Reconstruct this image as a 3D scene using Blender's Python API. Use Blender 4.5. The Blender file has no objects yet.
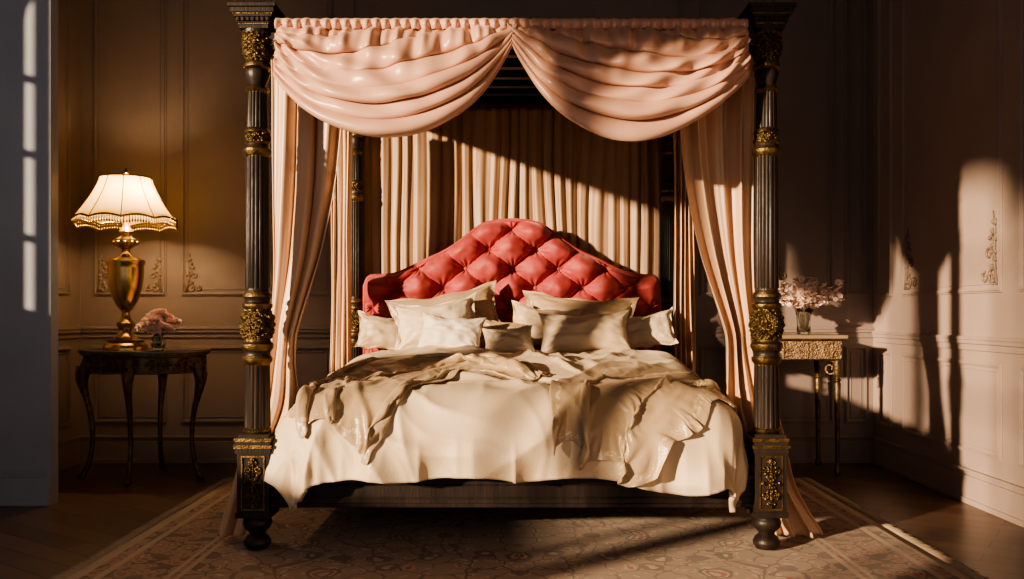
import bpy, math, random, time
from mathutils import Vector, Matrix, noise
random.seed(7)
sc = bpy.context.scene
pi = math.pi
try:
    sc.view_settings.look = 'AgX - Medium High Contrast'
except Exception as ex: print('look', ex)

# ------------------------------------------------------------------ materials
def new_mat(name):
    m = bpy.data.materials.new(name); m.use_nodes = True
    nt = m.node_tree
    return m, nt, nt.nodes['Principled BSDF']

def mat(name, c1, c2=None, rough=0.5, metal=0.0, nscale=8, bump=0.0, bscale=60, sheen=0.0, sheen_tint=None,
        trans=0.0, coat=0.0, spec=None, detail=4, emis=None, estr=0, stretch=None, bdist=0.01, vor=False):
    m, nt, b = new_mat(name)
    N = nt.nodes; L = nt.links
    tc = N.new('ShaderNodeTexCoord')
    src = tc.outputs['Object']
    if stretch:
        mp = N.new('ShaderNodeMapping'); mp.inputs['Scale'].default_value = stretch
        L.new(src, mp.inputs['Vector']); src = mp.outputs['Vector']
    if c2:
        n = N.new('ShaderNodeTexNoise'); n.inputs['Scale'].default_value = nscale; n.inputs['Detail'].default_value = detail
        L.new(src, n.inputs['Vector'])
        r = N.new('ShaderNodeValToRGB')
        r.color_ramp.elements[0].position = 0.35; r.color_ramp.elements[1].position = 0.65
        r.color_ramp.elements[0].color = (*c1, 1); r.color_ramp.elements[1].color = (*c2, 1)
        L.new(n.outputs['Fac'], r.inputs['Fac']); L.new(r.outputs['Color'], b.inputs['Base Color'])
    else:
        b.inputs['Base Color'].default_value = (*c1, 1)
    b.inputs['Roughness'].default_value = rough
    b.inputs['Metallic'].default_value = metal
    if sheen:
        b.inputs['Sheen Weight'].default_value = sheen
        b.inputs['Sheen Roughness'].default_value = 0.35
        if sheen_tint: b.inputs['Sheen Tint'].default_value = (*sheen_tint, 1)
    if trans: b.inputs['Transmission Weight'].default_value = trans
    if coat: b.inputs['Coat Weight'].default_value = coat
    if spec is not None: b.inputs['Specular IOR Level'].default_value = spec
    if emis:
        b.inputs['Emission Color'].default_value = (*emis, 1); b.inputs['Emission Strength'].default_value = estr
    if bump:
        if vor:
            n2 = N.new('ShaderNodeTexVoronoi'); out = n2.outputs['Distance']
        else:
            n2 = N.new('ShaderNodeTexNoise'); n2.inputs['Detail'].default_value = 5; out = n2.outputs['Fac']
        n2.inputs['Scale'].default_value = bscale
        L.new(src, n2.inputs['Vector'])
        bp = N.new('ShaderNodeBump'); bp.inputs['Strength'].default_value = bump; bp.inputs['Distance'].default_value = bdist
        L.new(out, bp.inputs['Height']); L.new(bp.outputs['Normal'], b.inputs['Normal'])
    return m

M_wood = mat('ebony_wood', (.014,.010,.009), (.028,.019,.016), .42, 0, 6, .15, 30, stretch=(4,4,.6), spec=.35)
M_gold = mat('antique_gold', (.24,.165,.075), (.09,.06,.03), .44, 1, 25, .35, 120)
M_carve = mat('carved_gold', (.20,.14,.065), (.045,.032,.018), .5, 1, 60, .9, 110, vor=True)
M_brass = mat('brass', (.56,.40,.18), (.46,.32,.13), .24, 1, 10)
M_pink = mat('blush_satin', (.59,.355,.262), (.65,.40,.302), .31, 0, 3, .05, 300, sheen=.15, sheen_tint=(1,.8,.66))
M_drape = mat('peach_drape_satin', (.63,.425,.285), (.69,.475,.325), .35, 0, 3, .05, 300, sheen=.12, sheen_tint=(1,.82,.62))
M_back = mat('backdrop_satin', (.33,.212,.132), (.38,.245,.155), .45, 0, 3, .12, 300, sheen=.08, sheen_tint=(1,.85,.65))  # same curtain cloth, darkened: shade at the bed head put into the colour
M_velvet = mat('rose_velvet', (.31,.040,.046), (.43,.075,.078), .6, 0, 9, .2, 160, sheen=.55, sheen_tint=(1,.5,.46))
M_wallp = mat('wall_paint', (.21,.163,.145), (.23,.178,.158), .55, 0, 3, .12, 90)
M_pier = mat('window_pier_paint', (.25,.28,.35), (.28,.31,.38), .55, 0, 3, .1, 90)  # cool window light on the grey pier painted in as a blue tint
M_wallr = mat('wall_paint_rose', (.37,.285,.25), (.40,.31,.275), .55, 0, 3, .12, 90)  # brighter copy of the wall paint: light on the right wall is in the colour
M_ceil = mat('ceiling_paint', (.2,.17,.15), (.22,.19,.17), .8, 0, 3, .1, 50)
M_gesso = mat('gesso_ornament', (.2,.15,.12), (.28,.21,.16), .5, 0, 30, .3, 120)
M_matt = mat('mattress_ticking', (.5,.44,.36), (.54,.48,.4), .8, 0, 20, .2, 200)
M_duvet = mat('duvet_linen', (.63,.505,.355), (.68,.555,.40), .42, 0, 5, .3, 260, sheen=.12, sheen_tint=(1,.88,.72))
M_glass = mat('clear_glass', (.9,.95,.93), None, .03, 0, trans=1)
M_stem = mat('green_stem', (.05,.10,.03), (.08,.14,.04), .5, 0, 20)
M_twig = mat('brown_twig', (.10,.06,.04), (.16,.10,.06), .7, 0, 40)
M_peony = mat('peony_petal', (.95,.60,.52), (.97,.86,.78), .6, 0, 22, sheen=.3)
M_bloss = mat('blossom_petal', (.88,.62,.55), (.94,.80,.73), .6, 0, 30, sheen=.3)
M_marble = mat('table_top_stone', (.05,.045,.035), (.12,.10,.07), .25, 0, 8, coat=.3)
M_stoneR = mat('carved_apron_gilt', (.30,.20,.12), (.18,.12,.07), .5, .3, 40, .8, 90, vor=True)
M_bronze = mat('dark_bronze', (.06,.045,.03), (.16,.11,.055), .4, .7, 30, .3, 80)
M_cord = mat('blossom_stamen', (.45,.28,.16), (.6,.4,.26), .5, .1, 60, .5, 150)

def fabric_border(name, c1, c2, rough, trimcol, bw=.03, weave=(60,60), sheen=.12, pat=False):
    m, nt, b = new_mat(name); N=nt.nodes; L=nt.links
    uv = N.new('ShaderNodeUVMap'); uv.uv_map='UVMap'
    sp = N.new('ShaderNodeSeparateXYZ'); L.new(uv.outputs['UV'], sp.inputs['Vector'])
    def mth(op,a,bb=None):
        n=N.new('ShaderNodeMath'); n.operation=op
        for i,v in enumerate((a,bb)):
            if v is None: continue
            if isinstance(v,(int,float)): n.inputs[i].default_value=v
            else: L.new(v,n.inputs[i])
        return n.outputs[0]
    def edge(o):
        return mth('SUBTRACT',0.5,mth('ABSOLUTE',mth('SUBTRACT',o,0.5)))
    e = mth('MINIMUM',edge(sp.outputs['X']),edge(sp.outputs['Y']))
    band = mth('MULTIPLY',mth('GREATER_THAN',e,bw*.55),mth('LESS_THAN',e,bw))
    vo = N.new('ShaderNodeTexVoronoi'); vo.inputs['Scale'].default_value=70; L.new(uv.outputs['UV'],vo.inputs['Vector'])
    dots = mth('LESS_THAN',vo.outputs['Distance'],.42)
    fac = mth('MULTIPLY',band,dots)
    no = N.new('ShaderNodeTexNoise'); no.inputs['Scale'].default_value=6
    L.new(uv.outputs['UV'],no.inputs['Vector'])
    r = N.new('ShaderNodeValToRGB'); r.color_ramp.elements[0].color=(*c1,1); r.color_ramp.elements[1].color=(*c2,1)
    r.color_ramp.elements[0].position=.35; r.color_ramp.elements[1].position=.65
    L.new(no.outputs['Fac'],r.inputs['Fac'])
    mx = N.new('ShaderNodeMix'); mx.data_type='RGBA'
    L.new(fac,mx.inputs[0]); L.new(r.outputs['Color'],mx.inputs[6]); mx.inputs[7].default_value=(*trimcol,1)
    L.new(mx.outputs[2],b.inputs['Base Color'])
    b.inputs['Roughness'].default_value=rough
    b.inputs['Sheen Weight'].default_value=sheen
    b.inputs['Sheen Tint'].default_value=(1,.86,.7,1)
    wv = N.new('ShaderNodeTexVoronoi' if pat else 'ShaderNodeTexNoise'); wv.inputs['Scale'].default_value=28 if pat else 160
    L.new(uv.outputs['UV'],wv.inputs['Vector'])
    bp=N.new('ShaderNodeBump'); bp.inputs['Strength'].default_value=.3; bp.inputs['Distance'].default_value=.005
    L.new(wv.outputs[0],bp.inputs['Height']); L.new(bp.outputs['Normal'],b.inputs['Normal'])
    return m
M_throw = fabric_border('throw_satin',(.40,.295,.185),(.46,.345,.225),.25,(.62,.50,.33),.05)  # cream bedding cloth toned down, its shade put into the base colour
M_pil_a = fabric_border('pillow_champagne',(.40,.29,.18),(.46,.34,.22),.34,(.62,.49,.32),.09,pat=True)
M_pil_b = fabric_border('pillow_white',(.74,.65,.52),(.78,.69,.56),.6,(.58,.46,.34),.03)
M_pil_c = fabric_border('pillow_satin',(.56,.44,.30),(.60,.48,.34),.32,(.56,.44,.30),.03)
M_pil_d = fabric_border('pillow_lace',(.62,.51,.37),(.68,.57,.42),.5,(.46,.35,.23),.16,pat=True)

def shade_mat():
    m, nt, b = new_mat('lampshade_silk'); N=nt.nodes; L=nt.links
    b.inputs['Base Color'].default_value=(.85,.72,.48,1); b.inputs['Roughness'].default_value=.8
    tr=N.new('ShaderNodeBsdfTranslucent'); tr.inputs['Color'].default_value=(.80,.60,.30,1)
    mx=N.new('ShaderNodeMixShader'); mx.inputs[0].default_value=.42
    L.new(b.outputs[0],mx.inputs[1]); L.new(tr.outputs[0],mx.inputs[2])
    L.new(mx.outputs[0],N['Material Output'].inputs['Surface'])
    return m
M_shade=shade_mat()

def floor_mat():
    m, nt, b = new_mat('dark_plank_floor'); N=nt.nodes; L=nt.links
    tc=N.new('ShaderNodeTexCoord')
    mp=N.new('ShaderNodeMapping'); mp.inputs['Rotation'].default_value=(0,0,math.radians(35))
    L.new(tc.outputs['Object'],mp.inputs['Vector'])
    br=N.new('ShaderNodeTexBrick'); br.inputs['Scale'].default_value=1.0
    br.inputs['Brick Width'].default_value=1.1; br.inputs['Row Height'].default_value=.13
    br.inputs['Mortar Size'].default_value=.003
    br.inputs['Color1'].default_value=(.095,.056,.040,1); br.inputs['Color2'].default_value=(.17,.10,.068,1)
    br.inputs['Mortar'].default_value=(.008,.005,.003,1)
    L.new(mp.outputs['Vector'],br.inputs['Vector'])
    m2=N.new('ShaderNodeMapping'); m2.inputs['Scale'].default_value=(2,30,2); L.new(mp.outputs['Vector'],m2.inputs['Vector'])
    no=N.new('ShaderNodeTexNoise'); no.inputs['Scale'].default_value=2; no.inputs['Detail'].default_value=6
    L.new(m2.outputs['Vector'],no.inputs['Vector'])
    mx=N.new('ShaderNodeMix'); mx.data_type='RGBA'; mx.blend_type='MULTIPLY'; mx.inputs[0].default_value=.7
    r=N.new('ShaderNodeValToRGB'); r.color_ramp.elements[0].color=(.45,.45,.45,1); r.color_ramp.elements[1].color=(1.2,1.2,1.2,1)
    L.new(no.outputs['Fac'],r.inputs['Fac'])
    L.new(br.outputs['Color'],mx.inputs[6]); L.new(r.outputs['Color'],mx.inputs[7]); L.new(mx.outputs[2],b.inputs['Base Color'])
    b.inputs['Roughness'].default_value=.32
    bp=N.new('ShaderNodeBump'); bp.inputs['Strength'].default_value=.3; bp.inputs['Distance'].default_value=.004
    L.new(br.outputs['Fac'],bp.inputs['Height']); bp.invert=True
    L.new(bp.outputs['Normal'],b.inputs['Normal'])
    return m

RX, RY = 1.74, 1.42
def rug_mat():
    m, nt, b = new_mat('persian_rug_wool'); N=nt.nodes; L=nt.links
    tc=N.new('ShaderNodeTexCoord'); sp=N.new('ShaderNodeSeparateXYZ'); L.new(tc.outputs['Object'],sp.inputs[0])
    def mth(op,a,bb=None):
        n=N.new('ShaderNodeMath'); n.operation=op
        for i,v in enumerate((a,bb)):
            if v is None: continue
            if isinstance(v,(int,float)): n.inputs[i].default_value=v
            else: L.new(v,n.inputs[i])
        return n.outputs[0]
    def ramp(fac,els,interp='LINEAR'):
        r=N.new('ShaderNodeValToRGB'); cr=r.color_ramp; cr.interpolation=interp
        cr.elements[0].position=els[0][0]; cr.elements[0].color=(*els[0][1],1)
        cr.elements[1].position=els[1][0]; cr.elements[1].color=(*els[1][1],1)
        for p,c in els[2:]:
            e=cr.elements.new(p); e.color=(*c,1)
        L.new(fac,r.inputs['Fac']); return r.outputs['Color']
    def mix(f,a,b2,bt='MIX'):
        n=N.new('ShaderNodeMix'); n.data_type='RGBA'; n.blend_type=bt
        if isinstance(f,float): n.inputs[0].default_value=f
        else: L.new(f,n.inputs[0])
        for k,v in ((6,a),(7,b2)):
            if isinstance(v,tuple): n.inputs[k].default_value=(*v,1)
            else: L.new(v,n.inputs[k])
        return n.outputs[2]
    ax=mth('ABSOLUTE',sp.outputs[0]); ay=mth('ABSOLUTE',sp.outputs[1])
    d=mth('MINIMUM',mth('SUBTRACT',RX,ax),mth('SUBTRACT',RY,ay))
    cb=N.new('ShaderNodeCombineXYZ'); L.new(ax,cb.inputs[0]); L.new(ay,cb.inputs[1])
    n0=N.new('ShaderNodeTexNoise'); n0.inputs['Scale'].default_value=9; n0.inputs['Detail'].default_value=2; L.new(cb.outputs[0],n0.inputs['Vector'])
    va=N.new('ShaderNodeVectorMath'); va.operation='MULTIPLY_ADD'; L.new(n0.outputs['Color'],va.inputs[0]); va.inputs[1].default_value=(.10,.10,0); L.new(cb.outputs[0],va.inputs[2])
    v1=N.new('ShaderNodeTexVoronoi'); v1.inputs['Scale'].default_value=5.5; v1.inputs['Randomness'].default_value=.6; L.new(va.outputs[0],v1.inputs['Vector'])
    v2=N.new('ShaderNodeTexVoronoi'); v2.inputs['Scale'].default_value=17; L.new(va.outputs[0],v2.inputs['Vector'])
    v3=N.new('ShaderNodeTexVoronoi'); v3.feature='DISTANCE_TO_EDGE'; v3.inputs['Scale'].default_value=8; L.new(va.outputs[0],v3.inputs['Vector'])
    RED=(.36,.095,.06); BR=(.15,.09,.068); CR=(.52,.40,.29); TAN=(.36,.25,.18); GR=(.27,.205,.17)
    base=ramp(v1.outputs['Distance'],[(0,CR),(.10,RED),(.20,CR),(.26,BR),(.36,TAN),(.62,GR)],'CONSTANT')
    small=ramp(v2.outputs['Distance'],[(0,RED),(.20,CR),(.34,TAN)],'CONSTANT')
    m_s=mth('GREATER_THAN',v1.outputs['Distance'],.36)
    fld=mix(m_s,base,small)
    vine=mth('LESS_THAN',v3.outputs['Distance'],.03)
    fld=mix(vine,fld,BR)
    bord=ramp(v2.outputs['Distance'],[(0,CR),(.18,RED),(.34,TAN),(.6,BR)],'CONSTANT')
    inb=mth('GREATER_THAN',d,.42)
    col=mix(inb,bord,fld)
    lines=ramp(d,[(0,(1,1,1)),(.05,(0,0,0)),(.10,(1,1,1)),(.13,(0,0,0)),(.37,(1,1,1)),(.39,(0,0,0)),(.41,(1,1,1)),(.43,(0,0,0))],'CONSTANT')
    col=mix(lines,col,(.48,.36,.25))
    n3=N.new('ShaderNodeTexNoise'); n3.inputs['Scale'].default_value=4; n3.inputs['Detail'].default_value=6; L.new(tc.outputs['Object'],n3.inputs['Vector'])
    fade=ramp(n3.outputs['Fac'],[(.3,(.08,.08,.08)),(.7,(.45,.45,.45))])
    col=mix(fade,col,(.34,.25,.195))
    L.new(col,b.inputs['Base Color'])
    b.inputs['Roughness'].default_value=.95; b.inputs['Sheen Weight'].default_value=.1
    n4=N.new('ShaderNodeTexNoise'); n4.inputs['Scale'].default_value=250; L.new(tc.outputs['Object'],n4.inputs['Vector'])
    bp=N.new('ShaderNodeBump'); bp.inputs['Strength'].default_value=.5; bp.inputs['Distance'].default_value=.004
    L.new(n4.outputs['Fac'],bp.inputs['Height']); L.new(bp.outputs['Normal'],b.inputs['Normal'])
    return m

# ------------------------------------------------------------------ mesh builder
class MB:
    def __init__(s): s.v=[]; s.f=[]; s.m=[]; s.uv=[]
    def face(s,idx,mi=0,uv=None):
        s.f.append(tuple(idx)); s.m.append(mi); s.uv.append(uv)
    def box(s,x0,x1,y0,y1,z0,z1,mi=0):
        b=len(s.v)
        s.v+=[(x0,y0,z0),(x1,y0,z0),(x1,y1,z0),(x0,y1,z0),(x0,y0,z1),(x1,y0,z1),(x1,y1,z1),(x0,y1,z1)]
        for f in ((3,2,1,0),(4,5,6,7),(0,1,5,4),(1,2,6,5),(2,3,7,6),(3,0,4,7)): s.face([b+i for i in f],mi)
    def grid(s,nu,nv,fn,mi=0,flip=False):
        b=len(s.v)
        for j in range(nv+1):
            for i in range(nu+1): s.v.append(tuple(fn(i/nu,j/nv)))
        for j in range(nv):
            for i in range(nu):
                a=b+j*(nu+1)+i; q=[a,a+1,a+nu+2,a+nu+1]
                u=[(i/nu,j/nv),((i+1)/nu,j/nv),((i+1)/nu,(j+1)/nv),(i/nu,(j+1)/nv)]
                if flip: q.reverse(); u.reverse()
                s.face(q,mi,u)
    def lathe(s,rows,seg=64,cx=0,cy=0,cap=True,flute=16,fd=.005,rib=None):
        """rows: (r,z,mat,mode) mode 0 plain 1 flute 2 carve"""
        R=[]
        for k in range(len(rows)):
            r=rows[k]; r=tuple(r)+(0,)*(4-len(r))
            if k and r[3]==2:
                p=R[-1]; n=max(1,int(abs(r[1]-p[1])/.004))
                for q in range(1,n): t=q/n; R.append((p[0]+(r[0]-p[0])*t,p[1]+(r[1]-p[1])*t,r[2],2))
            R.append(r)
        b=len(s.v)
        for (r,z,mi,mode) in R:
            for i in range(seg):
                a=2*pi*i/seg; rr=r
                if mode==1: rr=r-fd*(1-abs(math.sin(a*flute/2))**.7)
                if mode==2:
                    rr=r+.006*(math.sin(a*8+math.sin(z*130)*1.5)*math.sin(z*95))+.003*math.sin(a*16+z*240)
                s.v.append((cx+rr*math.cos(a),cy+rr*math.sin(a),z))
        for k in range(len(R)-1):
            for i in range(seg):
                a=b+k*seg+i; c=b+k*seg+(i+1)%seg
                s.face([a,c,c+seg,a+seg],R[k+1][2])
        if cap:
            s.face([b+i for i in range(seg)][::-1],R[0][2])
            s.face([b+(len(R)-1)*seg+i for i in range(seg)],R[-1][2])
    def tube(s,pts,rad,seg=8,mi=0):
        pts=[Vector(p) for p in pts]; n=len(pts)
        if isinstance(rad,(int,float)): rad=[rad]*n
        b=len(s.v); up=None
        for k in range(n):
            t=(pts[min(k+1,n-1)]-pts[max(k-1,0)])
            if t.length<1e-9: t=Vector((0,0,1))
            t.normalize()
            if up is None:
                up=t.orthogonal().normalized()
            up=(up-t*up.dot(t))
            if up.length<1e-6: up=t.orthogonal()
            up.normalize(); sd=t.cross(up)
            for i in range(seg):
                a=2*pi*i/seg; p=pts[k]+(up*math.cos(a)+sd*math.sin(a))*rad[k]
                s.v.append(tuple(p))
        for k in range(n-1):
            for i in range(seg):
                a=b+k*seg+i; c=b+k*seg+(i+1)%seg
                s.face([a,c,c+seg,a+seg],mi)
        s.face([b+i for i in range(seg)][::-1],mi); s.face([b+(n-1)*seg+i for i in range(seg)],mi)
    def ball(s,c,r,mi=0,nu=12,nv=8,sc=(1,1,1)):
        b=len(s.v)
        for j in range(nv+1):
            ph=-pi/2+pi*j/nv
            for i in range(nu):
                a=2*pi*i/nu
                s.v.append((c[0]+r*sc[0]*math.cos(ph)*math.cos(a),c[1]+r*sc[1]*math.cos(ph)*math.sin(a),c[2]+r*sc[2]*math.sin(ph)))
        for j in range(nv):
            for i in range(nu):
                a=b+j*nu+i; c2=b+j*nu+(i+1)%nu
                s.face([a,c2,c2+nu,a+nu],mi)
    def prism_x(s,poly,x0,x1,mi=0):
        n=len(poly); b=len(s.v)
        for x in (x0,x1):
            for (y,z) in poly: s.v.append((x,y,z))
        s.face([b+i for i in range(n)][::-1],mi); s.face([b+n+i for i in range(n)],mi)
        for i in range(n):
            j=(i+1)%n; s.face([b+i,b+j,b+n+j,b+n+i],mi)
    def obj(s,name,mats,parent=None,smooth=True,bevel=0,solid=0,sub=0,weld=False,angle=None,loc=None,rot=None,solid_off=-1):
        me=bpy.data.meshes.new(name)
        me.from_pydata(s.v,[],s.f); 
        for mm in mats: me.materials.append(mm)
        uvl=me.uv_layers.new(name='UVMap')
        for p,mi,uv in zip(me.polygons,s.m,s.uv):
            p.material_index=mi; p.use_smooth=smooth
            if uv:
                for k,lo in enumerate(p.loop_indices): uvl.data[lo].uv=uv[k]
        me.validate()
        import bmesh
        bm=bmesh.new(); bm.from_mesh(me)
        if weld: bmesh.ops.remove_doubles(bm,verts=bm.verts,dist=1e-5)
        bmesh.ops.recalc_face_normals(bm,faces=bm.faces)
        bm.to_mesh(me); bm.free()
        if smooth and angle: me.set_sharp_from_angle(angle=math.radians(angle))
        o=bpy.data.objects.new(name,me); sc.collection.objects.link(o)
        if parent: o.parent=parent
        if loc: o.location=loc
        if rot: o.rotation_euler=rot
        if bevel:
            md=o.modifiers.new('bevel','BEVEL'); md.width=bevel; md.segments=2; md.limit_method='ANGLE'
        if solid:
            md=o.modifiers.new('solid','SOLIDIFY'); md.thickness=solid; md.offset=solid_off
        if sub:
            md=o.modifiers.new('sub','SUBSURF'); md.levels=sub; md.render_levels=sub
        return o

def empty(name,loc=(0,0,0)):
    o=bpy.data.objects.new(name,None); sc.collection.objects.link(o); o.empty_display_size=.1; o.location=loc
    return o
def smoothl(pts,x):
    n=len(pts)
    if x<=pts[0][0]: return pts[0][1]
    if x>=pts[-1][0]: return pts[-1][1]
    for i in range(n-1):
        if x<=pts[i+1][0]:
            x0,y0=pts[i]; x1,y1=pts[i+1]; h=x1-x0; t=(x-x0)/h
            m0=(pts[i+1][1]-pts[max(i-1,0)][1])/(pts[i+1][0]-pts[max(i-1,0)][0])*h
            m1=(pts[min(i+2,n-1)][1]-y0)/(pts[min(i+2,n-1)][0]-x0)*h
            return (2*t**3-3*t*t+1)*y0+(t**3-2*t*t+t)*m0+(-2*t**3+3*t*t)*y1+(t**3-t*t)*m1
def nz(x,y,z=0): return noise.noise(Vector((x,y,z)))
def sst(a,b,x):
    t=max(0,min(1,(x-a)/(b-a))); return t*t*(3-2*t)

def spiral(cx,cz,r,turns,a0,dirn=1,n=22):
    return [(cx+r*(1-.82*k/n)*math.cos(a0+dirn*2*pi*turns*k/n),cz+r*(1-.82*k/n)*math.sin(a0+dirn*2*pi*turns*k/n)) for k in range(n+1)]
def scrollwork(mb,w,h,place,rad,mi=0,seg=6):
    def tb(p,r=rad):
        n=len(p); mb.tube([place(*q) for q in p],[r*(1-.55*k/n) for k in range(n)],seg,mi)
    for sx in (-1,1):
        for sz in (-1,1):
            r=min(w,h)*.42
            p=[(sx*a,sz*b) for a,b in spiral(w*.52,h*.55,r,1.4,-pi/2,1)]
            q=[(0,sz*h*.08),(sx*w*.3,sz*h*.12)]
            tb(q+p)
            p2=[(sx*a,sz*b) for a,b in spiral(w*.3,h*.85,r*.45,1.2,pi,-1,14)]
            tb(p2,rad*.8)
        mb.ball(place(sx*w*.85,0),rad*1.5,mi,8,6)
    for sz in (-1,1):
        tb([(0,sz*h*.1),(w*.05,sz*h*.5),(0,sz*h*.98)],rad*1.2)
        mb.ball(place(0,sz*h*.98),rad*1.6,mi,8,6)
    mb.ball(place(0,0),rad*2.2,mi,10,8)
    for k in range(6):
        a=k*pi/3; mb.ball(place(rad*3*math.cos(a),rad*3*math.sin(a)),rad*1.3,mi,8,6)

# ------------------------------------------------------------------ room
WB=6.15; WR=2.47; WL=-3.2; WA=-2.95; PY=4.80; PT=.08; H=3.4; Y0=-2.2
mb=MB(); mb.box(WL-.3,WR+.2,Y0,WB+.2,-.1,0); mb.obj('floor',[floor_mat()],smooth=False)
mb=MB(); mb.box(WL-.3,WR+.2,Y0,WB+.2,H,H+.1); mb.obj('ceiling',[M_ceil],smooth=False)
mb=MB(); mb.box(WA,WR,WB,WB+.2,0,H); mb.obj('wall_back',[M_wallp],smooth=False)
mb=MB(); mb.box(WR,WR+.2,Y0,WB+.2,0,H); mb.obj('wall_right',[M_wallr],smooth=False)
mb=MB(); mb.box(WA-.25,WA,PY+PT,WB+.2,0,H); mb.obj('wall_left_alcove',[M_wallp],smooth=False)
mb=MB(); mb.box(WL,-2.46,PY,PY+PT,0,H); mb.obj('wall_window_pier',[M_pier],smooth=False)
wins=[(-.50,.66,.45,(-.25,),3),(.76,2.36,.82,(1.02,),0),(2.46,4.30,1.15,(4.150,),0)]
SP=2.74
def arch(y0,y1,n=20,rise=.5):
    c=(y0+y1)/2; a=(y1-y0)/2
    return [(c-a*math.cos(pi*k/n),SP+rise*math.sin(pi*k/n)) for k in range(n+1)]
mb=MB(); prev=Y0
for (a,b,SZ,_,_) in wins:
    mb.box(WL-.18,WL,prev,a,0,H); mb.box(WL-.18,WL,a,b,0,SZ)
    ar=arch(a,b)
    for p,q in zip(ar,ar[1:]): mb.prism_x([p,q,(q[0],H),(p[0],H)],WL-.18,WL)
    prev=b
mb.box(WL-.18,WL,prev,PY+PT,0,H)
mb.obj('wall_left',[M_pier],smooth=False)
M_wf=mat('window_frame_paint',(.5,.48,.45),(.55,.52,.5),.5)
for k,(a,b,SZ,mul,nh) in enumerate(wins):
    mb=MB(); f=.045
    mb.box(WL-.12,WL-.06,a,a+f,SZ,SP); mb.box(WL-.12,WL-.06,b-f,b,SZ,SP); mb.box(WL-.12,WL-.04,a,b,SZ,SZ+.06)
    ar=arch(a,b); 
    ai=[((y-(a+b)/2)*(1-2*f/(b-a))+(a+b)/2, SP+(z-SP)*.9) for y,z in ar]
    for i in range(len(ar)-1): mb.prism_x([ar[i],ar[i+1],ai[i+1],ai[i]],WL-.12,WL-.06)
    for y in mul:
        c=(a+b)/2; zz=SP+.48*math.sqrt(max(0,1-((y-c)/((b-a)/2))**2))
        mb.box(WL-.11,WL-.07,y-.025,y+.025,SZ,zz)
    for i in range(1,nh+1):
        z=SZ+(SP-SZ)*i/nh; mb.box(WL-.11,WL-.07,a,b,z-.012,z+.012)
    if k==2:
        for z in (1.6,2.05,2.45): mb.box(WL-.11,WL-.07,4.15,b,z-.018,z+.018)
    mb.obj('window_%d'%(k+1),[M_wf],smooth=False)

# trims -----------------------------------------------------------------
def wall_box(kind,mb,u0,u1,z0,z1,t0,t1):
    if kind=='back': mb.box(u0,u1,WB-t1,WB-t0,z0,z1)
    elif kind=='right': mb.box(WR-t1,WR-t0,u0,u1,z0,z1)
    elif kind=='alcove': mb.box(WA+t0,WA+t1,u0,u1,z0,z1)
    elif kind=='pier': mb.box(u0,u1,PY-t1,PY-t0,z0,z1)
def panel(kind,mb,u0,u1,z0,z1):
    for (o,w,t) in ((0,.026,.008),(.009,.010,.015),(.042,.006,.005)):
        a,b,c,d=u0+o,u1-o,z0+o,z1-o
        wall_box(kind,mb,a,b,c,c+w,0,t); wall_box(kind,mb,a,b,d-w,d,0,t)
        wall_box(kind,mb,a,a+w,c+w,d-w,0,t); wall_box(kind,mb,b-w,b,c+w,d-w,0,t)
def rail(kind,mb,u0,u1,z):
    wall_box(kind,mb,u0,u1,z-.045,z+.03,0,.010); wall_box(kind,mb,u0,u1,z-.01,z+.03,.010,.022); wall_box(kind,mb,u0,u1,z+.012,z+.022,.022,.028)
def base(kind,u0,u1,m):
    mb=MB(); wall_box(kind,mb,u0,u1,0,.15,0,.02); wall_box(kind,mb,u0,u1,.15,.17,0,.014); wall_box(kind,mb,u0,u1,.17,.185,0,.024); wall_box(kind,mb,u0,u1,0,.03,.02,.03)
    return mb.obj('baseboard_'+kind,[m],smooth=False,bevel=.003)
base('back',WA,WR,M_wallp); base('right',0,WB-.03,M_wallr); base('alcove',PY+PT,WB-.03,M_wallp); base('pier',WL,-2.46,M_pier)
mb=MB(); rail('back',mb,WA,WR,.90)
for (a,b) in ((-2.86,-2.36),(-2.26,-1.22),(1.28,1.66),(1.76,2.20),(2.27,2.43)): 
    panel('back',mb,a,b,1.14,3.25); panel('back',mb,a,b,.27,.80)
panel('back',mb,-1.1,1.18,1.14,3.25)
mb.obj('trim_1',[M_wallp],smooth=False,bevel=.002)
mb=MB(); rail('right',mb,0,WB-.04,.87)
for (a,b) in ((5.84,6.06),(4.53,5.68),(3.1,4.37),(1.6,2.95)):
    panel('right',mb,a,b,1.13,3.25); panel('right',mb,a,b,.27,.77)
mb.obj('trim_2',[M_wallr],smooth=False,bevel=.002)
mb=MB(); rail('alcove',mb,PY+PT,WB-.04,.90); panel('alcove',mb,5.15,6.0,1.14,3.25); panel('alcove',mb,5.15,6.0,.27,.80)
mb.obj('trim_3',[M_wallp],smooth=False,bevel=.002)
mb=MB()
def corner_orn(place):
    for k,(cx,cz,r,t,a0,d) in enumerate([(.06,.07,.045,1.3,-pi/2,1),(.10,.18,.035,1.2,pi,-1),(.05,.26,.03,1.3,0,1),(.14,.06,.03,1.2,pi/2,-1),(.05,.35,.018,1.2,0,-1)]):
        p=spiral(cx,cz,r,t,a0,d); mb.tube([place(*q) for q in p],[.008*(1-.6*i/len(p)) for i in range(len(p))],6)
    for i in range(9):
        x=.03+.05*math.sin(i*1.3)*.6+.03; z=.04+i*.037
        mb.ball(place(x,z),.012,0,8,6)
    mb.tube([place(.02,.02),place(.05,.15),place(.04,.3),place(.06,.40)],[.01,.008,.006,.003],6)
for (u,s) in ((5.66,-1),(4.55,1)): corner_orn(lambda a,b,u=u,s=s:(WR-.006,u+s*a,1.15+b))
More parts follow.
